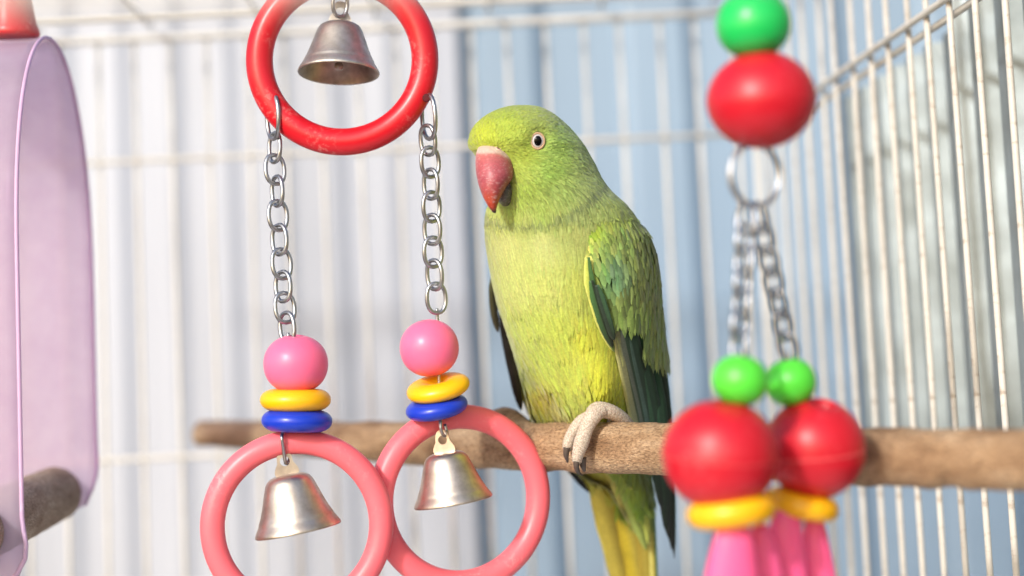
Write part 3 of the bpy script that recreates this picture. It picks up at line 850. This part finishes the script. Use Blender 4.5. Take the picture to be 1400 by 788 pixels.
cards(bp, bn, td, Lf, Wf, lift, cl * 0.95, cl * 1.04, 'plumage', body, M_plume, curl=0.05, jn=np.interp(py, [200, 290, 330, 560], [0.30, 0.24, 0.11, 0.14]))

# beak
def eframe(p, n_, k):
    z = n_; x = unit(RT - z * (RT @ z)); y = np.cross(z, x)
    M = np.eye(4); M[:3, 0], M[:3, 1], M[:3, 2], M[:3, 3] = x * k, y * k, z * k, p; return M
def loft(rows, seg=28, e=2.0):
    v, f = [], []
    for (l, r_, d, t) in rows:
        l3, r3 = P(l[0], l[1], d), P(r_[0], r_[1], d)
        c = (l3 + r3) / 2; h = (r3 - l3) / 2
        for k in range(seg):
            a = 2 * math.pi * k / seg
            ca, sa = math.cos(a), math.sin(a)
            v.append(c + h * math.copysign(abs(ca) ** (2 / e), ca) + BK * t * math.copysign(abs(sa) ** (2 / e), sa))
    n_ = len(rows)
    for i in range(n_ - 1):
        for k in range(seg):
            l = (k + 1) % seg
            f.append((i * seg + k, (i + 1) * seg + k, (i + 1) * seg + l, i * seg + l))
    f.append(tuple(range(seg))); f.append(tuple(range((n_ - 1) * seg, n_ * seg))[::-1])
    return np.array(v), f
def loft_s(rows, n_, **kw):
    a = smoothpath([(l[0], l[1], r_[0], r_[1], d, t) for l, r_, d, t in rows], n_)
    return loft([((x[0], x[1]), (x[2], x[3]), x[4], max(x[5], 1e-4)) for x in a], **kw)
def beak_mat():
    m, nt, N, L, B = new_mat('beak_horn')
    at = N.new('ShaderNodeAttribute'); at.attribute_name = 'Col'
    n1 = tex_noise(nt, 900, 4, objcoord(nt)); n2 = tex_noise(nt, 160, 4, objcoord(nt, (1, 1, 3)))
    r_ = ramp(nt, n1.outputs[0], [(0.4, (0.92, 0.92, 0.92)), (0.72, (1.35, 1.35, 1.35))])
    mu = N.new('ShaderNodeMix'); mu.data_type = 'RGBA'; mu.blend_type = 'MULTIPLY'; mu.inputs['Factor'].default_value = 0.8
    L.new(at.outputs['Color'], mu.inputs['A']); L.new(r_.outputs[0], mu.inputs['B'])
    n3 = tex_noise(nt, 420, 6, objcoord(nt, (1, 1, 2.2)), 0.7); r3 = ramp(nt, n3.outputs[0], [(0.54, (0, 0, 0)), (0.66, (0.6, 0.6, 0.6))])
    fl_ = N.new('ShaderNodeMix'); fl_.data_type = 'RGBA'; fl_.inputs['B'].default_value = (0.62, 0.42, 0.40, 1)
    L.new(r3.outputs[0], fl_.inputs['Factor']); L.new(mu.outputs['Result'], fl_.inputs['A']); L.new(fl_.outputs['Result'], B.inputs['Base Color'])
    B.inputs['Roughness'].default_value = 0.42; B.inputs['Subsurface Weight'].default_value = 0.1; B.inputs['Subsurface Scale'].default_value = 0.002
    ad = N.new('ShaderNodeMath'); ad.operation = 'ADD'; L.new(n1.outputs[0], ad.inputs[0]); L.new(n2.outputs[0], ad.inputs[1])
    bump(nt, ad.outputs[0], B, 0.22, 0.0005)
    return m
M_beak = beak_mat()
rows = [((659, 198.5), (689, 200), .795, .006), ((654, 202), (694, 204), .790, .0098), ((650.5, 212), (700, 217), .786, .0115), ((650, 224), (702.5, 230), .783, .0115), ((651, 238), (701, 243), .780, .0105), ((654, 252), (693, 255), .778, .0088),
        ((658, 264), (686.5, 266), .7765, .0068), ((663, 275), (681.5, 277), .7755, .0046), ((668.5, 284), (679, 285.5), .775, .0028), ((674, 291), (678, 292), .775, .0010)]
v, f = loft_s(rows, 60, seg=40)
bx_, by_, _ = shape_disp(v)
stops = [(200, (238, 178, 160)), (209, (232, 138, 126)), (222, (214, 108, 112)), (245, (200, 92, 104)), (262, (206, 92, 92)), (272, (220, 90, 62)), (283, (214, 74, 42)), (287, (150, 70, 50)), (289, (58, 48, 42)), (294, (40, 38, 36))]
bc = np.stack([np.interp(by_, [s_[0] for s_ in stops], [srgb(s_[1])[c] for s_ in stops]) for c in range(3)], 1)
cy_ = by_ - np.clip(bx_ - 682, 0, 30) * 0.55
cm = np.clip((211.5 - cy_) / 3.0, 0, 1)[:, None]
bc = bc * (1 - cm) + (srgb((232, 200, 182)) / 0.8) * cm
edge = np.interp(bx_, [650, 668, 690], [1.10, 1.0, 0.92])[:, None]  # highlight painted in: beak lighter on its left side, darker on the right
BKV, BKF = v, f
obj('upper_beak', v, f, M_beak, parrot, colors=bc * 0.6 * edge)
rows = [((686, 238), (704, 238), .792, .006), ((681, 252), (705, 252), .791, .008), ((679, 264), (703, 265), .790, .0085), ((681, 274), (700, 276), .790, .007), ((685, 280), (697, 282), .791, .004), ((689, 283), (693, 284), .792, .001)]
v, f = loft_s(rows, 24, seg=28)
obj('lower_beak', v, f, M_beak, parrot, colors=np.tile(srgb((96, 92, 78)), (len(v), 1)), label='dark grey lower half of the beak')
# cere: pale band over the beak root, with nostril
cp = [(651, 212, .783), (655, 205, .7795), (664, 202, .7765), (676, 202, .7755), (688, 205, .777), (697, 212, .781), (703, 222, .787)]
v, f = tube(smoothpath([P(*c) for c in cp], 30), np.interp(np.linspace(0, 1, 30), [0, .2, .6, .9, 1], [2.5, 4.0, 4.4, 3.4, 1.6]) * .78 / F, 14)
M_skin = plastic('pale_pink_skin', (232, 196, 176), 0.55, 0.2, 0.4)
nb = BVHTree.FromPolygons([Vector(x) for x in BKV], BKF); nh, nn0 = hit(681, 203.5, nb)
nn0 = nn0 if nn0 @ BK > 0 else -nn0
Mn = eframe(nh, unit(nn0), .78 / F); v, f = torus(3.0, 1.1, 18, 8); obj('nostril', xf(Mn, v), f, M_skin, parrot)
v, f = lathe(sphere_profile(2.9, 1.3), 14); obj('nostril_hole', xf(Mn, v), f, plastic('nostril_dark', (84, 54, 30), 0.7, 0, 0), parrot)
# eye
M_pupil = plastic('pupil_black', (8, 8, 10), 0.05, 0, 0); M_pupil.node_tree.nodes['Principled BSDF'].inputs['Specular IOR Level'].default_value = 0.15
eh, en = hit(735, 193)
en = unit(en if en @ BK > 0 else -en)
en = unit(0.75 * en + 0.25 * BK + 0.05 * RT)
Me = eframe(eh + en * 0.0006, en, .78 / F)
v, f = lathe(sphere_profile(8.4, 4.5), 36); v[:, 1] *= 1.15
eye = obj('eye', xf(Me, v), f, plastic('pale_iris', (198, 192, 192), 0.12, 0.1, 0.0), parrot, label='pale ringed eye')
v, f = lathe([(0.01, 4.9), (2.4, 4.8), (4.6, 4.3), (5.3, 3.7), (5.4, 3.2)], 28); v[:, 1] *= 1.28
obj('pupil', xf(Me, v), f, M_pupil, eye)
v, f = torus(9.0, 1.25, 40, 12, 0.9); v[:, 1] *= 1.18; v[:, 2] += 1.6
obj('eye_ring', xf(Me, v), f, plastic('eye_ring_skin', (190, 156, 122), 0.6, 0.1, 0.5), eye)

# near wing: shell of coverts over the flank
wrow = [(296, 838), (304, 820), (314, 806), (325, 801), (345, 799), (370, 798.5), (385, 800), (400, 804), (420, 809), (440, 815), (455, 822), (470, 832), (485, 842), (500, 850), (515, 856)]
wr_ = [(290, 856), (300, 866), (320, 880), (340, 886), (360, 889), (380, 891), (420, 892), (460, 895), (520, 900)]
NU = 40
wv = []
ys = np.linspace(296, 500, 60)
for y in ys:
    xl = np.interp(y, [w[0] for w in wrow], [w[1] for w in wrow]); xr = np.interp(y, [w[0] for w in wr_], [w[1] for w in wr_])
    _, bl, br, dc, t = row_px(y)
    lw = np.clip((y - 296) / 75, 0, 1) ** 1.3
    cx, a = (bl + xr) / 2, (xr - bl) / 2
    t2 = t - 0.001 + 0.0065 * lw
    th0 = math.acos(np.clip((xl - cx) / a, -1, 1))
    for k in range(NU):
        aa_ = th0 + (-0.9 - th0) * k / (NU - 1)
        e_ = 1 + 0.0 * k
        inner = 0.004 * lw * math.exp(-(k / 2.2))               # tuck the leading edge down
        wv.append(P(cx, y, dc) + RT * (a * math.cos(aa_) * dc / F) + BK * (t2 * math.sin(aa_) - inner))
wv = np.array(wv)
wf = [(i * NU + k, (i + 1) * NU + k, (i + 1) * NU + k + 1, i * NU + k + 1) for i in range(len(ys) - 1) for k in range(NU - 1)]
WP = [(802, 335, (228, 226, 120)), (800, 360, (226, 224, 116)), (801, 385, (220, 222, 96)), (812, 425, (206, 214, 80)), (822, 455, (190, 206, 70)), (806, 325, (150, 190, 60)), (810, 395, (84, 128, 74)), (820, 420, (66, 104, 56)), (828, 445, (52, 66, 44)), (835, 465, (46, 58, 42)),
      (815, 345, (136, 166, 86)), (832, 372, (112, 150, 106)), (836, 385, (116, 150, 104)), (820, 370, (112, 150, 84)), (845, 330, (138, 160, 86)), (860, 320, (146, 162, 90)), (865, 360, (138, 152, 82)), (880, 350, (126, 142, 76)),
      (850, 410, (138, 160, 82)), (840, 430, (126, 150, 78)), (875, 400, (132, 146, 78)), (893, 400, (124, 138, 70)), (860, 440, (120, 144, 72)), (885, 450, (128, 148, 72)), (900, 450, (122, 138, 68)), (895, 500, (134, 152, 76)), (875, 490, (136, 154, 76)), (860, 480, (70, 96, 60)), (850, 500, (70, 96, 62)), (850, 300, (152, 172, 82)), (830, 305, (162, 180, 84))]
wpx = np.array([w[0] for w in WP], float); wpy = np.array([w[1] for w in WP], float); wpc = np.array([srgb(w[2]) for w in WP])
def wing_color(px, py):
    d2 = (px[:, None] - wpx) ** 2 + (py[:, None] - wpy) ** 2
    w = 1 / (d2 + 16) ** 2
    return (w @ wpc) / w.sum(1, keepdims=True) * 1.15
px, py, d = shape_disp(wv)
wing = obj('wing', wv, wf, M_plume, parrot, colors=wing_color(px, py) * 0.9)
so = wing.modifiers.new('thickness', 'SOLIDIFY'); so.thickness = 0.0008; so.offset = 1 if True else -1
wbvh = BVHTree.FromPolygons([Vector(x) for x in wv], wf)

def on_wing(pts, lift0, lift1=None):
    out_ = []
    for i, (x, y) in enumerate(pts):
        for dx in (0, 2, 4, 7, 10, -3, -6, -10):
            loc, nn_ = hit(x + dx, min(y, 498), wbvh)
            if loc is not None: break
        l_ = lift0 if lift1 is None else lift0 + (lift1 - lift0) * i / (len(pts) - 1)
        out_.append((x, y, (loc - CAM) @ FWD - l_))
    return out_
def feather(name, parent, pts, width, cl_, cr_, rach=None, tipw=0.25, layer=0.0, tilt=0.0, camber=0.12, nl=26, edge=None, point=2.2, tipc=None):
    """one long feather: pts [(px,py,d)...] along the shaft, width in px; cl_/cr_ vane colours left/right"""
    pth = smoothpath([P(*p) for p in pts], nl)
    wd = width * 0.82 / F
    vv, cc, ff = [], [], []
    us = [-1, -0.55, -0.08, 0.08, 0.55, 1]
    for i in range(nl):
        t = i / (nl - 1)
        tg = unit(pth[min(nl - 1, i + 1)] - pth[max(0, i - 1)])
        sdv = unit(np.cross(tg, FWD)); sdv = sdv if sdv @ RT > 0 else -sdv
        sdv = unit(sdv + FWD * tilt); nm = unit(np.cross(sdv, tg)); nm = nm if nm @ BK > 0 else -nm
        w = wd * 0.5 * min(1.0, 0.45 + t * 2.2) * max(0.02, (1 - t ** (point * 3)) ** 0.6)
        for u in us:
            jit = 1 + rng.normal(0, 0.02) * (abs(u) > 0.9)
            vv.append(pth[i] + sdv * (w * u * jit) + nm * (layer - camber * w * u * u + (0.0003 if abs(u) < 0.1 else 0)))
            c = srgb(cl_) if u < 0 else srgb(cr_)
            if tipc is not None: c = c * (1 - t ** 2) + srgb(tipc) * t ** 2
            if abs(u) < 0.1: c = srgb(rach) if rach else c * 0.8
            if edge is not None and ((edge[0] < 0 and u == -1) or (edge[0] > 0 and u == 1)): c = srgb(edge[1])
            cc.append(c * (1 + rng.normal(0, 0.05)))
    nu = len(us)
    for i in range(nl - 1):
        for k in range(nu - 1):
            a = i * nu + k; ff.append((a, a + nu, a + nu + 1, a + 1))
    o = obj(name, vv, ff, M_quill, parent, colors=np.clip(cc, 0.003, 0.9))
    s_ = o.modifiers.new('thickness', 'SOLIDIFY'); s_.thickness = 0.0004
    return o
# flight feathers of the near wing
FL = [((842, 430), (850, 470), (873, 580, .826), (884, 618, .84), 22, (132, 136, 100), (70, 88, 66), (-1, (204, 202, 130)), .0040),
      ((848, 432), (856, 472), (880, 580, .827), (890, 640, .845), 22, (88, 98, 88), (48, 72, 54), (-1, (160, 166, 104)), .0046),
      ((856, 432), (865, 475), (888, 580, .828), (898, 660, .85), 25, (64, 90, 82), (36, 62, 46), (-1, (122, 150, 96)), .0052),
      ((866, 440), (875, 485), (896, 585, .830), (906, 700, .86), 27, (48, 92, 62), (34, 70, 48), None, .0048),
      ((880, 450), (887, 490), (904, 590, .832), (913, 735, .87), 27, (52, 100, 68), (40, 80, 54), None, .0042),
      ((892, 455), (897, 495), (910, 590, .836), (918, 752, .876), 21, (36, 54, 40), (50, 66, 48), None, .0032),
      ((899, 455), (903, 495), (913, 590, .842), (922, 764, .88), 17, (28, 30, 24), (24, 26, 22), (1, (70, 104, 84)), .0020)]
for i, (a, b, c, e_, w, c1_, c2_, ed, lf) in enumerate(FL):
    pts_ = on_wing([a, b], lf) + [c, e_]
    feather('flight_feather', wing, pts_, w, c1_, c2_, tilt=0.25, edge=ed, tipc=(26, 28, 24) if i > 2 else None)
# feathers along the leading edge
feather('edge_feather', wing, on_wing([(803, 352), (806, 385), (813, 412), (824, 446), (840, 482)], 0.0075), 15, (196, 206, 96), (84, 124, 70), edge=(-1, (230, 228, 122)), camber=0.05, tipc=(120, 140, 70))
feather('edge_feather', wing, on_wing([(808, 384), (815, 412), (825, 444), (838, 476)], 0.0084), 13, (74, 112, 64), (52, 66, 48), camber=0.05, tipc=(44, 52, 38))
feather('edge_feather', wing, on_wing([(816, 390), (823, 414), (832, 442), (840, 466)], 0.0078), 12, (52, 66, 54), (70, 104, 74), camber=0.05, tipc=(50, 60, 46))

# covert feathers on the wing
def covers(n, ymin, ymax, Lpx, Wr, name, wj=0.08, cond=None, lift_=(0.03, 0.13)):
    p, nn = sample(wv, wf, n)
    px, py, d = shape_disp(p)
    fl_ = np.sum(nn * BK, 1) < 0
    out_ = p - cenb[np.clip(py.astype(int) - 140, 0, len(cenb) - 1)]
    nn[np.sum(nn * out_, 1) < 0] *= -1
    k = (py > ymin) & (py < ymax)
    if cond is not None: k &= cond(px, py)
    p, nn, px, py = p[k], nn[k], px[k], py[k]
    o_ = np.argsort(-py); p, nn, px, py = p[o_], nn[o_], px[o_], py[o_]
    px, py = px + rng.normal(0, 2.5, len(px)), py + rng.normal(0, 4, len(py))
    fx = np.interp(px, [800, 850, 900], [0.30, 0.14, 0.06])
    tdv = fx[:, None] * RT - UP
    tdv = tdv - nn * np.sum(tdv * nn, 1, keepdims=True) + rng.normal(0, 0.06, p.shape); tdv -= nn * np.sum(tdv * nn, 1, keepdims=True); tdv /= np.linalg.norm(tdv, axis=1, keepdims=True)
    Lc = np.interp(py, [290, 360, 440, 515], Lpx) * rng.uniform(0.8, 1.2, len(py)) * 0.8 / F
    c_ = wing_color(px, py) * rng.uniform(0.72, 1.2, (len(px), 1)) * (1 + rng.normal(0, wj / 2, (len(px), 3)))
    lay = np.interp(py, [290, 350, 515], [0.0006, 0.0036, 0.0060])[:, None]
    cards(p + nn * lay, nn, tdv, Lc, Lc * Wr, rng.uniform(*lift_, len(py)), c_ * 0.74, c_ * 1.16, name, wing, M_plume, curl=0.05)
def edge_clear(px, py):
    xl = np.interp(py, [w[0] for w in wrow], [w[1] for w in wrow])
    lim = np.interp(py, [300, 350, 385, 430, 470], [0, 4, 16, 20, 20])
    tip = py + np.interp(py, [290, 360, 440, 515], (12, 16, 22, 26))
    return (px > xl + lim) & (tip < np.interp(px, [840, 862, 866, 872, 890, 910], [452, 456, 462, 500, 508, 520]))
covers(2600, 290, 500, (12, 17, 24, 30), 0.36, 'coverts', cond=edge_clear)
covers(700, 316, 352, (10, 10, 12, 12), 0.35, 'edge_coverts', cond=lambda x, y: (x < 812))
# ordered rows of larger covert feathers, each row lapping over the one below
gp, gn, gx, gy = [], [], [], []
yrow = 486.0; rowi = 0
while yrow > 304:
    sp = np.interp(yrow, [300, 380, 460], [6.5, 9.0, 11.0])
    x = 800 + (sp / 2 if rowi % 2 else 0)
    while x < 905:
        xx, yy = x + random.gauss(0, 0.9), yrow + random.gauss(0, 1.5) + 0.10 * (x - 850)
        if edge_clear(np.array([xx]), np.array([yy]))[0]:
            loc, n_ = hit(xx, yy, wbvh)
            if loc is not None:
                n_ = n_ if n_ @ BK > 0 else -n_
                gp.append(loc); gn.append(n_); gx.append(xx); gy.append(yy)
        x += sp
    yrow -= np.interp(yrow, [300, 380, 460], [5.0, 8.0, 10.5]); rowi += 1
gp, gn, gx, gy = np.array(gp), np.array(gn), np.array(gx), np.array(gy)
fx = np.interp(gx, [800, 850, 900], [0.30, 0.14, 0.02])
gt = fx[:, None] * RT - UP + rng.normal(0, 0.05, gp.shape); gt -= gn * np.sum(gt * gn, 1, keepdims=True); gt /= np.linalg.norm(gt, axis=1, keepdims=True)
gL = np.interp(gy, [300, 380, 460], [13, 22, 31]) * rng.uniform(0.9, 1.15, len(gy)) * 0.8 / F
gc = wing_color(gx, gy + 6) * rng.uniform(0.88, 1.12, (len(gx), 1)) * (1 + rng.normal(0, 0.05, (len(gx), 3)))
glay = np.interp(gy, [290, 350, 515], [0.0010, 0.0042, 0.0066])[:, None]
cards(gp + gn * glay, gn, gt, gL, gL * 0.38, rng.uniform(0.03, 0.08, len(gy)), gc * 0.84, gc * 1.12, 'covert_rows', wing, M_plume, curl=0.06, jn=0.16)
# far wing: dark primaries showing beyond the breast
far = sub('far_wing', parrot)
feather('flight_feather', far, [(676, 366, .842), (674, 400, .846), (676, 430, .85), (681, 455, .852)], 12, (86, 88, 60), (50, 50, 40), tipc=(70, 62, 54), point=1.6)
feather('flight_feather', far, [(684, 400, .858), (692, 460, .861), (704, 520, .864), (713, 562, .868)], 15, (36, 32, 30), (48, 42, 34), point=2.0)
feather('flight_feather', far, [(700, 420, .862), (712, 490, .866), (724, 545, .87), (740, 590, .876)], 22, (150, 146, 60), (150, 150, 60), point=2.0)
feather('flight_feather', far, [(700, 470, .874), (735, 560, .878), (775, 625, .884), (811, 676, .89)], 24, (30, 28, 26), (36, 34, 30), point=2.4)

# tail
tail = sub('tail', parrot)
TL = [((820, 600, .884), (836, 690, .892), (860, 790, .902), (888, 920, .915), 58, (228, 212, 96), (226, 202, 44), 0.0),
      ((850, 600, .882), (858, 690, .890), (876, 790, .900), (892, 930, .913), 44, (196, 174, 50), (152, 134, 56), 0.001),
      ((872, 600, .880), (876, 690, .888), (884, 790, .898), (894, 935, .911), 24, (160, 140, 54), (170, 150, 56), 0.002),
      ((886, 620, .878), (889, 700, .885), (893, 790, .894), (898, 930, .907), 12, (200, 194, 110), (96, 128, 76), 0.003)]
for a, b, c, e_, w, c1_, c2_, ly in TL:
    feather('tail_feather', tail, [a, b, c, e_], w, c1_, c2_, layer=ly, camber=0.1, tilt=0.1, rach=(176, 160, 70))
# undertail coverts as single feathers
for a, e_, w, c1_ in (((846, 640, .865), (884, 752, .882), 22, (150, 166, 84)), ((866, 640, .862), (880, 722, .878), 26, (166, 190, 78)), ((880, 648, .864), (886, 745, .880), 14, (176, 184, 88)), ((834, 640, .866), (868, 728, .884), 18, (176, 170, 90))):
    m_2 = tuple((np.array(a) + np.array(e_)) / 2)
    feather('undertail_covert', tail, [a, m_2, e_], w, c1_, tuple(int(x * 0.86) for x in c1_), layer=0.001, point=1.0)

# foot
def foot_mat():
    m, nt, N, L, B = new_mat('scaly_foot_skin')
    co = objcoord(nt); vo = N.new('ShaderNodeTexVoronoi'); vo.inputs['Scale'].default_value = 1500; L.new(co, vo.inputs['Vector'])
    r_ = ramp(nt, vo.outputs['Distance'], [(0.15, tuple(srgb((218, 206, 190)))), (0.7, tuple(srgb((172, 154, 136))))])
    L.new(r_.outputs[0], B.inputs['Base Color']); B.inputs['Roughness'].default_value = 0.7; B.inputs['Subsurface Weight'].default_value = 0.1; B.inputs['Subsurface Scale'].default_value = 0.001
    bump(nt, vo.outputs['Distance'], B, -0.35, 0.0004)
    return m
M_foot = foot_mat()
M_claw = plastic('dark_claw', (84, 72, 64), 0.35, 0, 0.3)
foot = sub('foot', parrot)
def toe(name, pts, rads, mat, parent, n_=110, knuckle=0.0):
    p_ = smoothpath([P(*c) for c in pts], n_); r_ = np.interp(np.linspace(0, len(pts) - 1, n_), range(len(pts)), rads) * .8 / F
    r_ = r_ * (1 + knuckle * np.sin(np.linspace(0, 92, n_)))
    r_[0] *= 0.5; r_[-1] *= 0.45
    v, f = tube(p_, r_, 18); return obj(name, v, f, mat, parent)
toe('tarsus', [(862, 584, .812), (850, 572, .806), (834, 563, .801), (818, 561, .799), (808, 568, .799)], [8, 9.5, 10.5, 12, 11], M_foot, foot, knuckle=0.012)
t1 = toe('toe', [(824, 560, .798), (812, 567, .796), (802, 585, .794), (795, 605, .793), (790, 622, .7935), (789, 632, .795)], [10, 12.2, 10, 10.6, 8.2, 6.2], M_foot, foot, knuckle=0.014)
t2 = toe('toe', [(810, 568, .803), (795, 577, .8035), (783, 591, .804), (777, 606, .804), (775, 617, .804)], [9, 9.6, 7.8, 8, 5.4], M_foot, foot, knuckle=0.014)
toe('claw', [(789, 626, .7935), (788, 636, .794), (790, 645, .798), (796, 650, .803)], [5, 4.2, 3, 0.8], M_claw, t1)
toe('claw', [(797, 626, .797), (797, 636, .798), (799, 644, .801)], [5, 4.5, 2], M_claw, t1)
toe('claw', [(775, 612, .802), (774, 622, .803), (776, 632, .807)], [5, 4, 1.5], M_claw, t2)
toe('toe', [(845, 572, .809), (838, 576, .820), (832, 590, .832), (834, 606, .836)], [10, 10, 9, 6], M_foot, foot)
